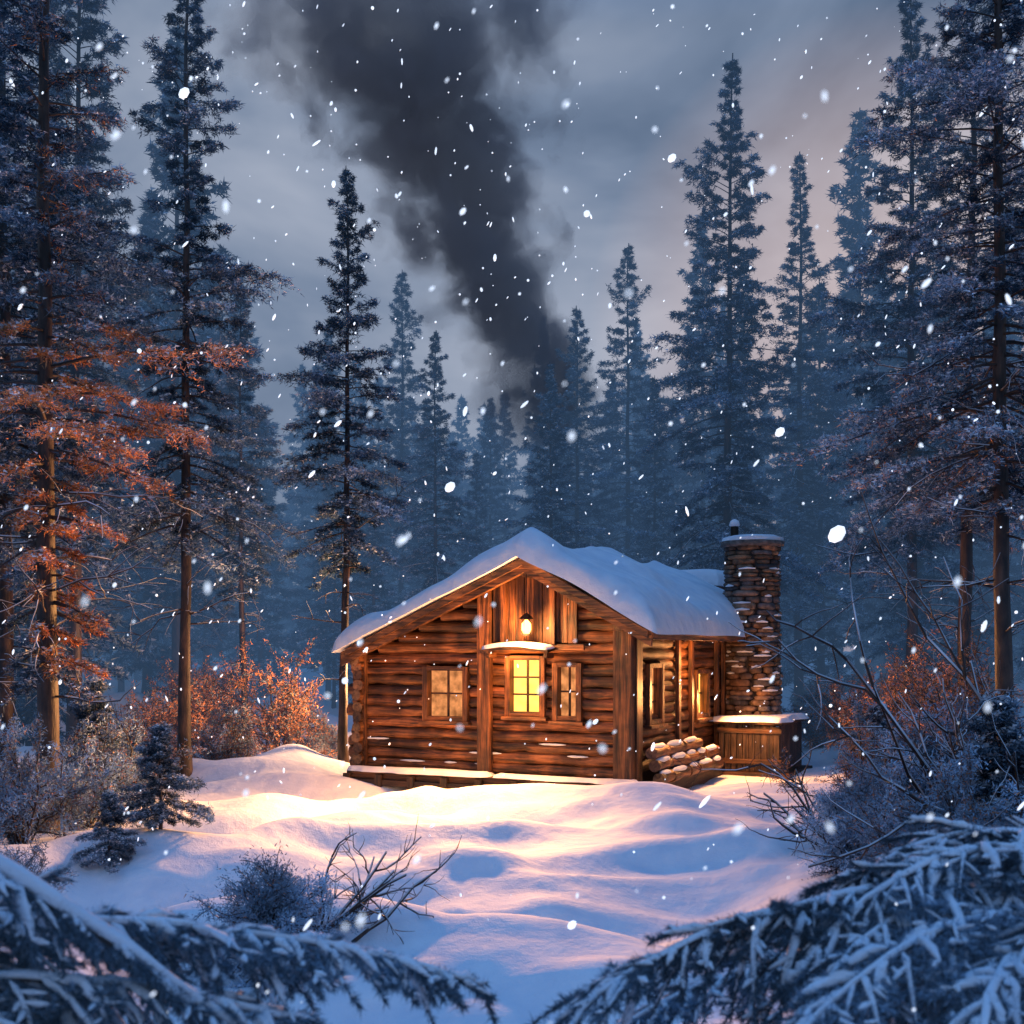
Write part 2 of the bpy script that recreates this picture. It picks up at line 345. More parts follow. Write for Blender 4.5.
# ---------------------------------------------------------------- foreground snowy fir boughs
def bough(mb,P0,P1,arc,sec=.42,step=.042,thick=.014,snow=1.0):
    P0=np.array(P0,float);P1=np.array(P1,float); n=14; s=np.linspace(0,1,n)[:,None]
    dxy=P1-P0; sdv=np.cross(dxy,[0,0,1.]); sdv/=np.linalg.norm(sdv); bend=rng.normal(0,.10)
    C=P0*(1-s)+P1*s+np.array([0,0,1.])*arc*4*s*(1-s)*(.6+.8*s)+sdv*bend*4*s*(1-s)+rng.normal(0,.004,(n,3))
    L=np.linalg.norm(P1-P0); mb.tube(C,np.linspace(thick,.004,n),6,0,jit=.05)
    mb.tube(C+[0,0,thick*.9],np.linspace(thick*1.3,.010,n)*snow,8,2,(1,1,1),jit=.22)
    def needles(A,B,cnt,nl):
        q=rng.random((cnt,1)); pos=A*(1-q)+B*q+rng.normal(0,.003,(cnt,3))
        ax=(B-A)/(np.linalg.norm(B-A)+1e-9); D=ax*.8+rng.normal(0,.5,(cnt,3))
        f=.04+.60*rng.random(cnt)**1.6+.50*np.clip(D[:,2],0,1)
        mb.blades(pos,D,nl*rng.uniform(.6,1.3,cnt),.0045,needle_cols(cnt,f,0),1)
    m=int(L/step)
    for i in range(m):
        t=.10+.90*(i+rng.random()*.9)/m; p=np.array([np.interp(t,s[:,0],C[:,j]) for j in range(3)])
        d=C[min(n-1,int(t*(n-1))+1)]-C[max(0,int(t*(n-1))-1)]; d/=np.linalg.norm(d)
        sd=np.cross(d,[0,0,1.]); sd/=np.linalg.norm(sd)+1e-9
        for sg in(-1,1):
            if rng.random()<.15: continue
            l=sec*(1-t*.62)*rng.uniform(.4,1.3)
            dd=d*rng.uniform(.4,1.4)+sd*sg*rng.uniform(.3,1.1)+np.array([0,0,rng.uniform(-.35,.45)]); dd/=np.linalg.norm(dd)
            k=8; ss=np.linspace(0,1,k)[:,None]; wv=rng.normal(0,.16,3)
            Q=p+dd*l*ss+np.array([0,0,-1.])*l*rng.uniform(.35,.95)*ss**2+wv*l*ss**2
            mb.tube(Q,np.linspace(.005,.0022,k),4,0)
            for a in range(k-1): needles(Q[a],Q[a+1],int(26+80*l),.036)
            if rng.random()<.8:
                a0=int(rng.integers(0,2)); a1=int(rng.integers(6,k+1))
                mb.tube(Q[a0:a1]+[0,0,.009],np.concatenate([[.4],np.linspace(1.1,.7,a1-a0-2),[.2]])*.0128*rng.uniform(.4,1.5)*snow,7,2,(1,1,1),jit=.3)
            for b_ in range(int(l/.034)):
                tt=rng.uniform(.1,.95); a=min(k-2,int(tt*(k-1))); q0=Q[a]+(Q[a+1]-Q[a])*(tt*(k-1)-a)
                s2=np.cross(dd,[0,0,1.])*rng.choice([-1,1]); e=dd*rng.uniform(.6,1.1)+s2*.8+np.array([0,0,rng.uniform(-.6,.1)]); e/=np.linalg.norm(e)
                l2=l*.36*rng.uniform(.5,1.3)*(1-tt*.4)
                needles(q0,q0+e*l2,int(32+200*l2),.032)
                if rng.random()<.38: mb.tube(np.array([q0,q0+e*l2*.5,q0+e*l2])+[0,0,.008],[.005,.010,.003],6,2,(1,1,1),jit=.3)
BM=[BARK,FOL,SNOW]
rng=np.random.default_rng(81); mb=MB()
bx,by=2.75,4.9; g=H0(bx,by)
mb.tube([(bx,by,g-.2),(bx+.03,by,1),(bx,by,1.6),(bx,by,2.1)],[.05,.04,.025,.008],8,0)
for (z,e,arc) in [(1.50,(.95,4.1,1.42),.30),(1.40,(.22,4.0,1.34),.26),(1.62,(1.25,4.6,1.62),.16),(1.35,(.75,3.5,1.32),.24),(1.3,(1.25,3.3,1.34),.18),
   (1.2,(.35,4.6,1.06),.2),(1.25,(.7,5.2,1.20),.20),(1.66,(1.65,4.2,1.56),.12),(1.15,(.6,3.9,1.16),.16),(1.45,(1.5,3.8,1.42),.2),(1.8,(3.3,4.0,1.6),.08),(1.6,(3.7,5.2,1.4),.12),(1.9,(2.3,4.5,1.70),.02),
   (1.55,(1.5,5.6,1.4),.2),(1.2,(1.1,4.3,1.18),.18),(1.15,(1.5,3.5,1.18),.14),(1.45,(.9,3.8,1.36),.22)]:
    bough(mb,(bx,by,z),e,arc,.44)
mb.obj('snowy_fir_tree',BM)
rng=np.random.default_rng(82); mb=MB()
bx,by=-2.7,3.9; g=H0(bx,by)
mb.tube([(bx,by,g-.2),(bx+.03,by,1),(bx,by,2.0),(bx,by,2.7)],[.055,.045,.03,.008],8,0)
for (z,e,arc,th,se) in [(2.42,(-.74,3.9,1.18),.13,.032,.24),(1.62,(-.17,4.2,1.38),.12,.014,.40),(1.45,(-.5,4.0,1.22),.15,.014,.40),(1.9,(-1.9,3.0,1.7),.06,.02,.3),(1.35,(-1.0,3.6,1.20),.14,.014,.40),(2.2,(-3.6,3.9,2.0),.05,.014,.3),(1.6,(-.75,4.5,1.34),.14,.014,.40),(1.5,(-1.3,3.9,1.3),.12,.014,.4)]:
    bough(mb,(bx,by,z),e,arc,se,thick=th)
mb.obj('snowy_fir_tree',BM)
print('bough',time.time()-T0)
# ---------------------------------------------------------------- ground
def axis(n,a,k): 
    t=np.linspace(-1,1,n); return np.sinh(t*k)/np.sinh(k)*a
gx=axis(620,350,4.4); gy=14+axis(720,420,4.6)
X,Y=np.meshgrid(gx,gy); Z=hgt(X,Y)
mb=MB(); nx=len(gx); i=np.arange(len(gy)-1)[:,None]*nx+np.arange(nx-1)[None,:]
mb.add(np.stack([X,Y,Z],-1).reshape(-1,3),np.stack([i,i+1,i+nx+1,i+nx],-1).reshape(-1,4))
mb.obj('snow_ground',[GSNOW])
# ---------------------------------------------------------------- CABIN
cab=bpy.data.objects.new('log_cabin',None); cab.location=(CAB[0],CAB[1],0); cab.rotation_euler=(0,0,TH); link_obj(cab)
W,LB,RX=5.35,6.3,3.6; RZ=4.12; SL,SR=.436,.554
roof=lambda a: RZ-(SL*(RX-a) if a<RX else SR*(a-RX))
rng=np.random.default_rng(21)
def logc(): 
    v=rng.uniform(.45,1.35); return (v,v*rng.uniform(.85,1.02),v*rng.uniform(.75,1.0))
def log(mb,p0,p1,r,m=0):
    p0=np.array(p0,float);p1=np.array(p1,float); n=max(3,int(np.linalg.norm(p1-p0)/.3)+2); s=np.linspace(0,1,n)[:,None]
    P=p0*(1-s)+p1*s+rng.normal(0,.010,(n,3)); mb.tube(P,r*(1+rng.normal(0,.05,n)),12,m,logc(),cap=2,jit=.035)
WM=[WX,WY,WEND,WZ,SNOW]
fwin=[(1.40,2.28,1.24,2.14),(3.10,3.82,1.36,2.34),(4.03,4.52,1.30,2.22)]
swin=[(.62,1.34,1.22,2.2),(3.35,4.15,1.2,2.05)]
r=.108; dz=.198
def wall_rows(top_at,length,wins,e0,e1):
    out=[]; z=.36; i=0
    while z<4.1:
        lo,hi=-e0,length+e1
        a=np.linspace(0,length,200); ok=[q for q in a if top_at(q)-.16>z]
        if not ok: break
        if ok[0]>.02: lo=ok[0]
        if ok[-1]<length-.02: hi=ok[-1]
        seg=[(lo,hi)]
        for (w0,w1,z0,z1) in wins:
            if z0-.06<z<z1+.06:
                ns=[]
                for (p,q) in seg:
                    if w0>p and w1<q: ns+= [(p,w0-.01),(w1+.01,q)]
                    else: ns.append((p,q))
                seg=ns
        out.append((z,seg,i)); z+=dz; i+=1
    return out
mb=MB()
for z,seg,i in wall_rows(roof,W,fwin,.26,.02):
    for (p,q) in seg:
        if q-p<.08: continue
        e=rng.uniform(-.06,.08)
        log(mb,(p-(e if p<0 else 0),rng.normal(0,.014),z),(q,rng.normal(0,.014),z),r)
        if z<.8 and rng.random()<.8:
            for _ in range(3):
                c0=rng.uniform(p,q-.6); k=6; s_=np.linspace(0,rng.uniform(.25,.6),k)
                mb.tube(np.stack([c0+s_,np.full(k,-.085),np.full(k,z+.075)],1),.022*np.array([.2,.8,1,.9,.8,.2]),6,4,(1,1,1),jit=.15)
mb.obj('front_log_wall',WM,cab)
mb=MB()
for z,seg,i in wall_rows(lambda b:roof(W),LB,swin,.02,.2):
    for (p,q) in seg: log(mb,(W+rng.normal(0,.01),p,z+.09),(W+rng.normal(0,.01),q,z+.09),r,1)
for z,seg,i in wall_rows(lambda b:roof(0),LB,[],.24,.2):
    for (p,q) in seg: log(mb,(0,p-rng.uniform(0,.08),z+.09),(0,q,z+.09),r,1)
mb.obj('side_log_walls',WM,cab)
mb=MB()
for z,seg,i in wall_rows(roof,W,[],.2,.2):
    for (p,q) in seg: log(mb,(p,LB,z),(q,LB,z),r)
mb.obj('back_log_wall',WM,cab)
mb=MB(); 
mb.box(.09,W-.09,.07,.10,.1,1.2,0,(.3,.3,.3)); mb.obj('inner_wall_lining',WM,cab)
mb=MB()
def post(x0,x1,y0,y1,z0,z1,m=3,v=None): 
    v=v or rng.uniform(.7,1.1); mb.box(x0,x1,y0,y1,z0,z1,m,(v,v*.95,v*.9))
post(2.55,2.80,-.26,-.12,.28,roof(2.67)-.14)
post(W-.16,W+.17,-.30,-.118,.20,roof(W)-.08,3,.75); post(W+.118,W+.21,-.115,.16,.20,roof(W)-.1,3,.6)
post(-.02,.13,-.2,-.118,.28,roof(.05)-.1)
for b in (2.2,3.0,4.7,5.2,6.15): post(W+.115,W+.19,b,b+.13,.25,roof(W)-.1)
x=2.84
while x<4.45:
    w=rng.uniform(.13,.19); 
    post(x,x+w-.012,-.17-rng.uniform(0,.02),-.12,2.62+rng.uniform(-.03,.03),roof(x+w/2)-.2,3,rng.uniform(.35,1.0)); x+=w
post(2.55,4.62,-.24,-.178,2.50,2.60,0,.8)
post(3.02,3.12,-.27,-.20,2.6,roof(3.07)-.18,3,.9); post(3.98,4.08,-.27,-.20,2.6,roof(4.03)-.18,3,.9)
for a,zt in((.0,0),(W,0),(RX,0)):
    log(mb,(a,-.42,roof(a)-.24),(a,.3,roof(a)-.24),.11,1)
mb.obj('timber_frame',WM,cab)
mb=MB()
mb.box(-.10,W+.35,-.62,-.10,.0,.11,0,(.16,.16,.18)); mb.box(-.05,W+.25,-.55,-.12,.113,.24,0,(.3,.28,.26))
for x in np.linspace(-.08,W+.1,9): mb.box(x,x+.14,-.64,-.56,-.3,.2,3,(.22,.22,.22))
mb.box(-.12,W+.15,-.3,LB+.1,-.4,.0,0,(.15,.15,.15)); mb.box(W+.1,W+.42,-.3,4.4,-.3,.16,1,(.3,.3,.3))
mb.box(2.9,4.1,-.95,-.65,-.15,.05,0,(.3,.3,.3))
mb.obj('porch_sill',WM,cab)
def snow_sheet(name,x0,x1,y0,y1,zf,T,nx=60,ny=20,parent=cab,edge=.16,amp=.3,seed=0,over=.0,wa=.10,wf=2.3):
    xs=np.linspace(x0,x1,nx); ys=np.linspace(y0,y1,ny); X,Y=np.meshgrid(xs,ys)
    zb=np.vectorize(zf)(X,Y)
    d=np.minimum(np.minimum(X-x0,x1-X),np.minimum(Y-y0,y1-Y)); k=np.clip(d/edge,0,1); prof=np.sqrt(np.clip(1-(1-k)**2,0,1))
    t=T*(1+amp*2*vnoise(X*1.1+seed,Y*1.1+seed*2)+amp*.4*vnoise(X*2.5,Y*2.5+seed))
    top=zb+t*prof+.0; bot=zb-.0+0*top
    wob=wa*(vnoise(X*wf+seed,Y*wf)+.3*vnoise(X*wf*2+seed,Y*wf*2))*(1-k)*2
    m=MB(); n=nx*ny; i=np.arange(ny-1)[:,None]*nx+np.arange(nx-1)[None,:]
    Fq=np.stack([i,i+1,i+nx+1,i+nx],-1).reshape(-1,4)
    wz=over*(1-k)*(1+1.2*vnoise(X*.8+seed,Y*.8))
    m.add(np.stack([X+wob,Y+wob,top-wz],-1).reshape(-1,3),Fq,0)
    m.add(np.stack([X+wob,Y+wob,bot-wz],-1).reshape(-1,3),Fq[:,::-1],0)
    o=m.obj(name,[SNOW],parent); return o
snow_sheet('sill_snow',-.10,2.85,-.60,-.13,lambda x,y:.243,.09,60,10,seed=3,edge=.1)
snow_sheet('sill_snow_b',2.95,W+.28,-.60,-.13,lambda x,y:.243,.06,60,10,seed=8,edge=.1)
mb=MB()
def slab(a0,a1,y0,y1,th,m,lift=0,v=.6):
    z0,z1=roof(a0)+lift,roof(a1)+lift
    V=[(a0,y0,z0),(a1,y0,z1),(a1,y1,z1),(a0,y1,z0),(a0,y0,z0-th),(a1,y0,z1-th),(a1,y1,z1-th),(a0,y1,z0-th)]
    mb.add(V,[(0,1,2,3),(7,6,5,4),(0,4,5,1),(1,5,6,2),(2,6,7,3),(3,7,4,0)],m,(v,v,v),False)
EL,ER=-.16,5.92
slab(EL,RX,-.45,LB+.45,.07,1); slab(RX,ER,-.45,LB+.45,.07,1)
slab(EL-.04,RX,-.53,-.455,.26,0,.0,1.1); slab(RX,ER+.04,-.53,-.455,.26,0,.0,1.1)
slab(EL+.1,RX,-.60,-.535,.13,0,-.01,.8); slab(RX,ER,-.60,-.535,.13,0,-.01,.8)
slab(EL-.04,RX,LB+.455,LB+.52,.2,0,.0); slab(RX,ER+.04,LB+.455,LB+.52,.2,0,.0)
mb.box(ER,ER+.05,-.45,LB+.45,roof(ER)-.16,roof(ER),1,(.8,.8,.8)); mb.box(EL-.05,EL,-.45,LB+.45,roof(EL)-.16,roof(EL),1,(.8,.8,.8))
for y in np.arange(.2,LB,.6):
    slab(W+.12,ER-.02,y,y+.09,.13,1,-.073,.8)
slab(EL+.3,RX-.05,-.40,-.30,.16,0,-.073,.9); slab(RX+.05,ER-.3,-.40,-.30,.16,0,-.073,.9)
mb.obj('roof_boards',WM,cab)
def rf(x,y):
    z=roof(x); d=abs(x-RX); ed=min(1,max(0,(y+.35)/.8))
    return z-.13*ed*math.exp(-(d/.7)**2)+.035
snow_sheet('roof_snow',EL-.12,ER+.13,-.66,LB+.6,rf,.46,130,140,edge=.46,amp=.24,seed=5,over=.025,wa=.07,wf=1.1)
mb=MB(); mb.box(3.3,4.6,LB+.54,LB+2.0,.0,3.85,3,(.4,.4,.4)); mb.box(3.1,4.8,LB+.55,LB+2.2,3.86,3.95,0,(.6,.6,.6)); mb.obj('rear_annex',WM,cab)
snow_sheet('annex_snow',3.05,4.9,LB+.65,LB+2.3,lambda x,y:3.95,.36,40,30,edge=.3,seed=6)
def emis(name,c,s,var=.5):
    m,nt,b=mat_new(name); nt.nodes.remove(b)
    e=N(nt,'ShaderNodeEmission'); tc=N(nt,'ShaderNodeTexCoord'); n=N(nt,'ShaderNodeTexNoise'); n.inputs['Scale'].default_value=5; n.inputs['Detail'].default_value=3
    nt.links.new(tc.outputs['Object'],n.inputs['Vector'])
    r=ramp(nt,[(.3,tuple(q*(1-var) for q in c)),(.65,c)]); nt.links.new(n.outputs['Fac'],r.inputs['Fac']); nt.links.new(r.outputs['Color'],e.inputs['Color'])
    e.inputs['Strength'].default_value=s; nt.links.new(e.outputs[0],nt.nodes['Material Output'].inputs['Surface']); return m
E1=emis('lit_window_bright',(1,.47,.085),3.0,.3); E2=emis('lit_window_dim',(1,.36,.12),1.1,.8); E3=emis('lamp_glow',(1,.42,.09),10,.0)
def window(name,a0,a1,z0,z1,mt,side=False,nx=2,nz=3):
    mb=MB(); f=.07
    def bx(p0,p1,d0,d1,q0,q1,m,v=1.0):
        if side: mb.box(W-d1,W-d0,p0,p1,q0,q1,m,(v,v*.95,v*.85))
        else: mb.box(p0,p1,d0,d1,q0,q1,m,(v,v*.95,v*.85))
    bx(a0-.03,a0+f,-.19,.08,z0-.05,z1+.05,3); bx(a1-f,a1+.03,-.19,.08,z0-.05,z1+.05,3)
    bx(a0+f,a1-f,-.185,.075,z1-.02,z1+.06,0); bx(a0-.08,a1+.08,-.24,.07,z0-.11,z0-.052,0); bx(a0+f,a1-f,-.183,.073,z0-.05,z0+.04,0)
    for i in range(1,nx):
        x=a0+f+(a1-a0-2*f)*i/nx; bx(x-.018,x+.018,-.05,-.02,z0+.04,z1-.02,3,.4)
    for i in range(1,nz):
        z=z0+.04+(z1-z0-.06)*i/nz; bx(a0+f,a1-f,-.047,-.023,z-.016,z+.016,0,.4)
    bx(a0+f,a1-f,-.01,.0,z0+.04,z1-.02,4)
    o=mb.obj(name,[WX,WY,WEND,WZ,mt],cab)
    return o
window('window_left',*fwin[0],E2,nx=2,nz=2); window('window_main',*fwin[1],E1,nx=2,nz=3); window('window_right',*fwin[2],E2,nx=2,nz=2)
window('side_window_a',*swin[0],E2,True,2,3); window('side_window_b',*swin[1],E1,True,2,2)
mb=MB()
V=[];xs=np.linspace(2.78,4.1,14)
for x in xs:
    z=2.50+.06*math.sin((x-2.78)/1.32*math.pi); V+=[(x,-.60,z-.05),(x,-.60,z),(x,-.2,z+.06),(x,-.2,z+.01)]
F=[]
for i in range(13):
    for j in range(4): F.append((i*4+j,i*4+(j+1)%4,i*4+4+(j+1)%4,i*4+4+j))
mb.add(V,F,0,(.8,.8,.8),False)
for x in(2.86,3.98): mb.box(x,x+.06,-.5,-.2,2.36,2.45,1,(.7,.7,.7))
mb.obj('window_hood',WM,cab)
snow_sheet('hood_snow',2.76,4.12,-.62,-.28,lambda x,y:2.505+.06*math.sin((x-2.78)/1.32*math.pi)+(.6+y)*.15,.05,30,8,edge=.08,seed=9)
mb=MB()
lx,ly,lz=3.62,-.44,2.92
mb.tube([(lx,ly,lz+.18),(lx,ly,roof(lx)-.15)],.008,6,0)
mb.tube([(lx,ly,lz+.23),(lx,ly,lz+.17),(lx,ly,lz+.12)],[.015,.09,.13],10,0)
mb.tube([(lx,ly,lz-.17),(lx,ly,lz-.14)],[.06,.09],10,0,cap=0)
for a in range(4): mb.tube([(lx+.095*math.cos(a*1.57),ly+.095*math.sin(a*1.57),lz-.15),(lx+.095*math.cos(a*1.57),ly+.095*math.sin(a*1.57),lz+.13)],.005,4,0)
mb.tube([(lx,ly,lz-.135),(lx,ly,lz-.06),(lx,ly,lz+.04),(lx,ly,lz+.11)],[.05,.085,.08,.025],12,1,cap=1)
M_IR,ntm,bb=mat_new('dark_iron'); bb.inputs['Base Color'].default_value=(.03,.028,.025,1); bb.inputs['Metallic'].default_value=.8; bb.inputs['Roughness'].default_value=.5
mb.obj('hanging_lamp',[M_IR,E3],cab)
mb=MB()
for row,(off,z) in enumerate([(.50,.28),(.42,.50),(.34,.72)]):
    b=.15
    while b<3.6-.5*row:
        L=rng.uniform(.5,.9); log(mb,(W+off+rng.normal(0,.02),b,z),(W+off+rng.normal(0,.02),b+L,z),.105,1)
        k=6; s=np.linspace(.03,L-.03,k); P=np.stack([np.full(k,W+off+.02),b+s,np.full(k,z+.085)],1); mb.tube(P,.06*np.array([.3,.9,1,1.1,.9,.3]),8,4,(1,1,1),jit=.1); b+=L+.04
mb.obj('firewood_stack',WM,cab)
mb=MB(); X0,X1,Y0,Y1=5.62,6.85,4.55,6.35
x=X0
while x<X1-.02:
    w=.125; v=rng.uniform(.22,.55); mb.box(x,x+w-.012,Y0-.03,Y0,.05,.98+rng.uniform(-.02,.02),3,(v*.7,v,v*1.8)); x+=w
y=Y0
while y<Y1:
    v=rng.uniform(.22,.55); mb.box(X1,X1+.03,y,y+.11,.05,.98,3,(v*.7,v,v*1.8)); y+=.125
mb.box(X0-.03,X1+.06,Y0-.06,Y0-.032,.82,.92,0,(.5,.5,.5)); mb.box(X0-.03,X1+.06,Y0-.06,Y0-.032,.2,.3,0,(.5,.5,.5))
mb.box(X0-.05,X1+.1,Y0-.1,Y1+.05,1.0,1.05,0,(.6,.6,.6)); mb.box(X0-.2,X1+.25,Y0-.25,Y1+.1,-.2,.04,0,(.4,.4,.4))
mb.obj('plank_bin',WM,cab)
snow_sheet('bin_snow',X0-.08,X1+.14,Y0-.14,Y1+.08,lambda x,y:1.05,.1,30,30,edge=.1,seed=12)
m,nt,b=mat_new('fieldstone'); STONE=m
at=N(nt,'ShaderNodeVertexColor'); at.layer_name='Col'; tc=N(nt,'ShaderNodeTexCoord'); n=N(nt,'ShaderNodeTexNoise'); n.inputs['Scale'].default_value=9; n.inputs['Detail'].default_value=8
nt.links.new(tc.outputs['Object'],n.inputs['Vector']); r_=ramp(nt,[(.3,(.25,.25,.25)),(.7,(1.1,1.1,1.1))]); nt.links.new(n.outputs['Fac'],r_.inputs['Fac'])
mx=N(nt,'ShaderNodeMix',data_type='RGBA',blend_type='MULTIPLY'); mx.inputs[0].default_value=1; nt.links.new(at.outputs['Color'],mx.inputs[6]); nt.links.new(r_.outputs['Color'],mx.inputs[7])
nt.links.new(mx.outputs[2],b.inputs['Base Color']); b.inputs['Roughness'].default_value=.85
bp=N(nt,'ShaderNodeBump'); bp.inputs['Strength'].default_value=.8; bp.inputs['Distance'].default_value=.03; nt.links.new(n.outputs['Fac'],bp.inputs['Height']); nt.links.new(bp.outputs['Normal'],b.inputs['Normal'])
mb=MB(); cx,cy=5.98,5.75
mb.tube([(cx,cy,.2),(cx,cy,4.7)],.50,24,0,(.05,.04,.035),cap=0)
u_=np.linspace(0,np.pi,7)
v_=np.linspace(0,2*np.pi,9)[:-1]
z=.9; 
while z<4.66:
    hh=rng.uniform(.085,.15); R=.54-.015*z; a=rng.uniform(0,6)
    a_end=a+2*np.pi
    while a<a_end-.1:
        w=rng.uniform(.20,.60); w=min(w,(a_end-a)*R); am=a+w/R/2
        c=np.array([cx+R*math.cos(am),cy+R*math.sin(am),z+hh/2]); rx=w/2*.98; ry=.085+rng.uniform(0,.04); rz=hh/2*1.0
        tx=np.array([-math.sin(am),math.cos(am),0]); ty=np.array([math.cos(am),math.sin(am),0])
        V=[]
        for uu in u_:
            for vv in v_:
                sx=math.sin(uu)*math.cos(vv); sy=math.sin(uu)*math.sin(vv); sz=math.cos(uu)
                e=lambda q:math.copysign(abs(q)**.55,q)
                V.append(c+tx*e(sx)*rx+ty*e(sy)*ry+np.array([0,0,e(sz)*rz])+rng.normal(0,.006,3))
        F=[(i*8+j,i*8+(j+1)%8,(i+1)*8+(j+1)%8,(i+1)*8+j) for i in range(6) for j in range(8)]
        v=rng.uniform(.4,1.2); base=np.array([[.24,.16,.12],[.30,.19,.12],[.17,.15,.15],[.36,.19,.10]])[int(rng.integers(0,4))]
        mb.add(V,F,0,tuple(base*v)); 
        if rng.random()<.22:
            mb.tube([c+tx*rx*-.7+ty*.09+[0,0,rz],c+ty*.1+[0,0,rz+.01],c+tx*rx*.7+ty*.09+[0,0,rz]],[.012,.028,.012],6,1,(1,1,1),jit=.2)
        a+=w/R
    z+=hh*.96
mb.tube([(cx,cy,4.66),(cx,cy,4.69),(cx,cy,4.78),(cx,cy,4.80)],[.54,.66,.66,.6],16,0,(.2,.17,.15),cap=0,jit=.03)
mb.tube([(cx,cy,4.79),(cx,cy,4.86),(cx,cy,4.91),(cx,cy,4.93)],[.64,.63,.5,.05],20,1,(1,1,1),jit=.03)
px_,py_=cx-.30,cy-.28
mb.tube([(px_,py_,4.8),(px_,py_,5.10)],.085,12,2,(1,1,1),cap=2); mb.tube([(px_,py_,5.10),(px_,py_,5.13),(px_,py_,5.22),(px_,py_,5.26)],[.07,.12,.09,.02],12,1,(1,1,1),jit=.04)
mb.obj('stone_chimney',[STONE,SNOW,M_IR],cab)
# ---------------------------------------------------------------- lights (the lit lamp and windows, plus added fills without a fixture)
WC=(1,.40,.12)
def lamp(kind,name,loc,power,size=.1,rot=None,color=WC,spot=None,blend=.6):
    l=bpy.data.lights.new(name,kind); l.energy=power; l.color=color
    if kind=='AREA': l.size=size
    else: l.shadow_soft_size=size
    if kind=='SPOT': l.spot_size=spot; l.spot_blend=blend
    o=bpy.data.objects.new(name,l); o.location=loc
    if rot is not None: o.rotation_euler=Vector(rot).to_track_quat('-Z','Y').to_euler()
    link_obj(o,cab); return o
lamp('POINT','lamp_bulb_light',(lx,ly-.16,lz-.05),230,.08)
lamp('AREA','main_window_light',(3.46,-.30,1.9),260,.6,(0,-1,-.3),(1,.42,.13))
lamp('AREA','left_window_light',(1.84,-.30,1.7),110,.6,(0,-1,-.3))
lamp('POINT','porch_glow_light',(3.3,-.62,2.25),70,.06)
lamp('SPOT','eave_fill_spot',(3.3,-.75,3.5),6600,.2,(-.15,-1,-.46),(1,.43,.14),math.radians(120),1.0)  # added spot with no fixture, spreads the warm pool over the snow
lamp('AREA','side_window_light',(W+.3,3.75,1.7),240,.6,(1,-.3,-.3))
lamp('AREA','side_window_light_a',(W+.3,1.0,1.7),90,.5,(1,-.5,-.1))
lamp('POINT','side_lamp_light',(W+.55,2.6,2.3),75,.06)
lamp('AREA','left_side_fill_light',(-.5,3.0,2.0),760,.7,(-1,-.3,.0),(1,.48,.2))  # added fill; this unseen wall has no window, warms the snow and trees
# ---------------------------------------------------------------- falling snow
m,nt,b=mat_new('snowflake'); b.inputs['Base Color'].default_value=(.9,.92,.95,1); b.inputs['Emission Color'].default_value=(.85,.92,1,1); b.inputs['Emission Strength'].default_value=1.0  # flakes get a glow of their own to stand out against the sky
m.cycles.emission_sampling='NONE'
rng=np.random.default_rng(404); mb=MB()
def flake(c,rr,d,el): mb.tube([c-d*rr*el,c-d*rr*el*.7,c+d*rr*el*.1,c+d*rr*el*.8,c+d*rr*el],[rr*.1,rr*.7,rr,rr*.6,rr*.1],8,0)
n=2300; Yf=rng.uniform(3.5,26,n); Xf=rng.uniform(-.5,.5,n)*(Yf*1.0+2); Zf=rng.uniform(.2,15,n)
for i in range(n):
    c=np.array([Xf[i],Yf[i],Zf[i]]); rr=rng.uniform(.003,.0105)*(1+ (rng.random()<.06)*1.3)*(0.7+Yf[i]/28)
    d=np.array([rng.normal(-.45,.5),rng.normal(0,.3),-1]); d/=np.linalg.norm(d); el=rng.choice([1.0,1.6,2.6,3.8],p=[.38,.3,.22,.10])
    flake(c,rr,d,el)
for i in range(170):   # near flakes, soft with the lens's focus
    y=rng.uniform(1.6,4.5); c=np.array([rng.uniform(-.55,.55)*y,y,rng.uniform(2.5-.35*y,2.5+.6*y)])
    d=np.array([rng.normal(-.5,.4),0,-1]); d/=np.linalg.norm(d); flake(c,rng.uniform(.0022,.0050),d,rng.uniform(1,2.4))
for (u,v,y,rr) in [(184,93,14,.055),(837,534,15,.095),(780,432,13,.045),(672,158,13,.04),(450,487,12,.045),(572,925,9,.03)]:
    flake(np.array([U(u,y),y,2.5+(650-v)/1236*y]),rr,np.array([-.7,0,-.7]),1.3)
mb.obj('falling_snow',[m])
# ---------------------------------------------------------------- smoke plume
YS=43.0
def px(u,v): return ((u-512)/1236*YS,(650-v)/1236*YS+2.5)
pts=[(540,460,50),(530,385,64),(502,310,70),(475,250,76),(458,180,92),(440,130,114),(405,60,145),(385,-20,180),(370,-120,215)]
zs=[px(u,v)[1] for u,v,w in pts]; xs_=[px(u,v)[0] for u,v,w in pts]; rs=[w/1236*YS for u,v,w in pts]
ZA,ZB=zs[0],zs[-1]
mb=MB(); mb.tube([(x,YS,z) for x,z in zip(xs_,zs)],[q*1.4+.2 for q in rs],16,0,cap=0)
m=bpy.data.materials.new('smoke'); m.use_nodes=True; nt=m.node_tree; nt.nodes.clear()
out=N(nt,'ShaderNodeOutputMaterial'); pv=N(nt,'ShaderNodeVolumePrincipled'); nt.links.new(pv.outputs[0],out.inputs['Volume'])
tc=N(nt,'ShaderNodeTexCoord'); sp=N(nt,'ShaderNodeSeparateXYZ'); nt.links.new(tc.outputs['Object'],sp.inputs[0])
def M(op,a,b_=None,c_=None,clamp=False):
    n=N(nt,'ShaderNodeMath',operation=op); n.use_clamp=clamp
    for i,q in enumerate((a,b_,c_)):
        if q is None: continue
        if isinstance(q,(int,float)): n.inputs[i].default_value=q
        else: nt.links.new(q,n.inputs[i])
    return n.outputs[0]
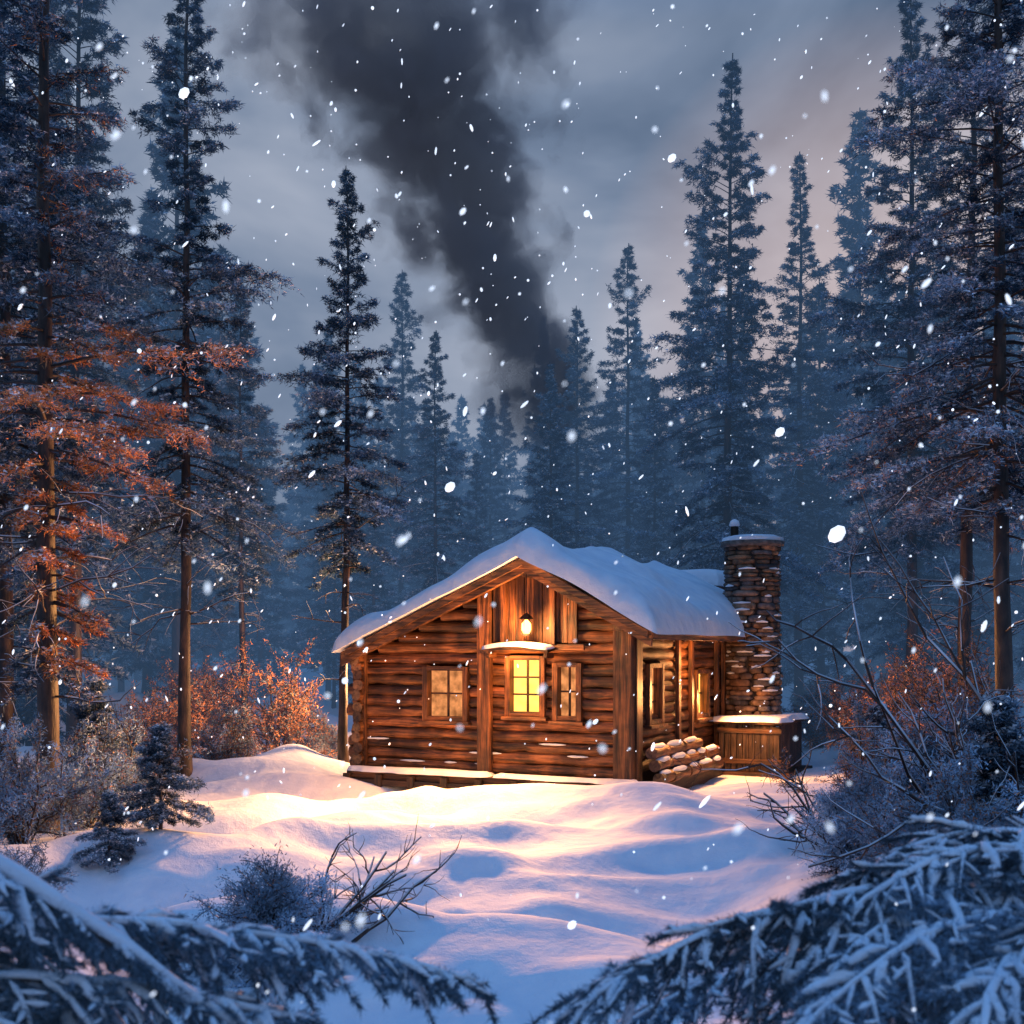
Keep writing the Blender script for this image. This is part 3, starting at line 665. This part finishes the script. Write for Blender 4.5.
tz=M('DIVIDE',M('SUBTRACT',sp.outputs[2],ZA),ZB-ZA)
def fcurve(vals,lo,hi):
    f=N(nt,'ShaderNodeFloatCurve'); c=f.mapping.curves[0]
    P=[((z-ZA)/(ZB-ZA),(v-lo)/(hi-lo)) for z,v in zip(zs,vals)]
    c.points[0].location=P[0]; c.points[1].location=P[-1]
    for p in P[1:-1]: c.points.new(*p)
    f.mapping.update(); nt.links.new(tz,f.inputs['Value'])
    return M('MULTIPLY_ADD',f.outputs[0],hi-lo,lo)
cxn=fcurve(xs_,-6,2); rn=fcurve(rs,0,8)
dx=M('SUBTRACT',sp.outputs[0],cxn); dy=M('SUBTRACT',sp.outputs[1],YS)
dist=M('SQRT',M('ADD',M('MULTIPLY',dx,dx),M('MULTIPLY',dy,dy)))
rr=M('DIVIDE',dist,rn)
no=N(nt,'ShaderNodeTexNoise'); no.inputs['Scale'].default_value=.45; no.inputs['Detail'].default_value=4; no.inputs['Roughness'].default_value=.58; no.inputs['Distortion'].default_value=.4
nt.links.new(tc.outputs['Object'],no.inputs['Vector'])
f=M('ADD',M('SUBTRACT',.95,M('MULTIPLY',rr,1.05)),M('MULTIPLY',M('SUBTRACT',no.outputs['Fac'],.5),3.2))
dn=M('MULTIPLY',f,3.0,clamp=True)
fade=M('MULTIPLY',M('SUBTRACT',1.02,tz),1.2,clamp=True); fin=M('MULTIPLY',tz,8.0,clamp=True)
nt.links.new(M('MULTIPLY',M('MULTIPLY',dn,fade),M('MULTIPLY',fin,1.3)),pv.inputs['Density'])
pv.inputs['Color'].default_value=(.60,.49,.46,1); pv.inputs['Anisotropy'].default_value=.0
try: m.cycles.volume_step_rate=1.5
except Exception as e: print(e)
mb.obj('smoke_plume',[m])
# ---------------------------------------------------------------- world
w=bpy.data.worlds.new('World'); scene.world=w; w.use_nodes=True; nt=w.node_tree; bg=nt.nodes['Background']
tc=N(nt,'ShaderNodeTexCoord'); sp=N(nt,'ShaderNodeSeparateXYZ'); nt.links.new(tc.outputs['Generated'],sp.inputs[0])
mp=N(nt,'ShaderNodeMapping'); mp.inputs['Scale'].default_value=(1,1,1.7); nt.links.new(tc.outputs['Generated'],mp.inputs['Vector'])
n1=N(nt,'ShaderNodeTexNoise'); n1.inputs['Scale'].default_value=3.6; n1.inputs['Detail'].default_value=5; n1.inputs['Roughness'].default_value=.5; n1.inputs['Distortion'].default_value=.3
nt.links.new(mp.outputs[0],n1.inputs['Vector'])
r1=ramp(nt,[(.32,(.075,.125,.215)),(.50,(.185,.245,.36)),(.68,(.35,.40,.51))]); nt.links.new(n1.outputs['Fac'],r1.inputs['Fac'])
mr=N(nt,'ShaderNodeMapRange'); mr.inputs[1].default_value=.45; mr.inputs[2].default_value=.75; nt.links.new(sp.outputs[2],mr.inputs[0])
mz=N(nt,'ShaderNodeMix',data_type='RGBA'); nt.links.new(mr.outputs[0],mz.inputs[0]); nt.links.new(r1.outputs['Color'],mz.inputs[6]); mz.inputs[7].default_value=(.09,.31,.80,1)
dp=N(nt,'ShaderNodeVectorMath',operation='DOT_PRODUCT'); dp.inputs[1].default_value=Vector((.30,1,.26)).normalized(); nt.links.new(tc.outputs['Generated'],dp.inputs[0])
mg=N(nt,'ShaderNodeMapRange'); mg.inputs[1].default_value=.975; mg.inputs[2].default_value=1.0; nt.links.new(dp.outputs['Value'],mg.inputs[0])
ad=N(nt,'ShaderNodeMix',data_type='RGBA',blend_type='ADD'); nt.links.new(mg.outputs[0],ad.inputs[0]); nt.links.new(mz.outputs[2],ad.inputs[6]); ad.inputs[7].default_value=(.34,.20,.11,1)
sk=N(nt,'ShaderNodeTexSky',sky_type='NISHITA'); sk.sun_disc=False; sk.sun_elevation=math.radians(2); sk.sun_rotation=math.radians(20)
sm=N(nt,'ShaderNodeMix',data_type='RGBA',blend_type='ADD'); sm.inputs[0].default_value=.003; nt.links.new(ad.outputs[2],sm.inputs[6]); nt.links.new(sk.outputs[0],sm.inputs[7])
nt.links.new(sm.outputs[2],bg.inputs['Color']); bg.inputs['Strength'].default_value=1.0
sl=bpy.data.lights.new('sun','SUN'); sl.energy=.12; sl.angle=math.radians(15); sl.color=(.5,.72,1)
so=bpy.data.objects.new('sun',sl); so.rotation_euler=Vector((.35,.75,-.6)).to_track_quat('-Z','Y').to_euler(); link_obj(so)
# ---------------------------------------------------------------- camera
cam=bpy.data.cameras.new('camera'); co=bpy.data.objects.new('camera',cam); co.location=(0,0,2.5); co.rotation_euler=(math.radians(90),0,0); link_obj(co)
cam.lens=1236/1024*36; cam.sensor_width=36; cam.shift_y=138/1024; cam.clip_end=2000; cam.clip_start=.05
cam.dof.use_dof=True; cam.dof.focus_distance=21; cam.dof.aperture_fstop=3.2
scene.camera=co
print('done',time.time()-T0)
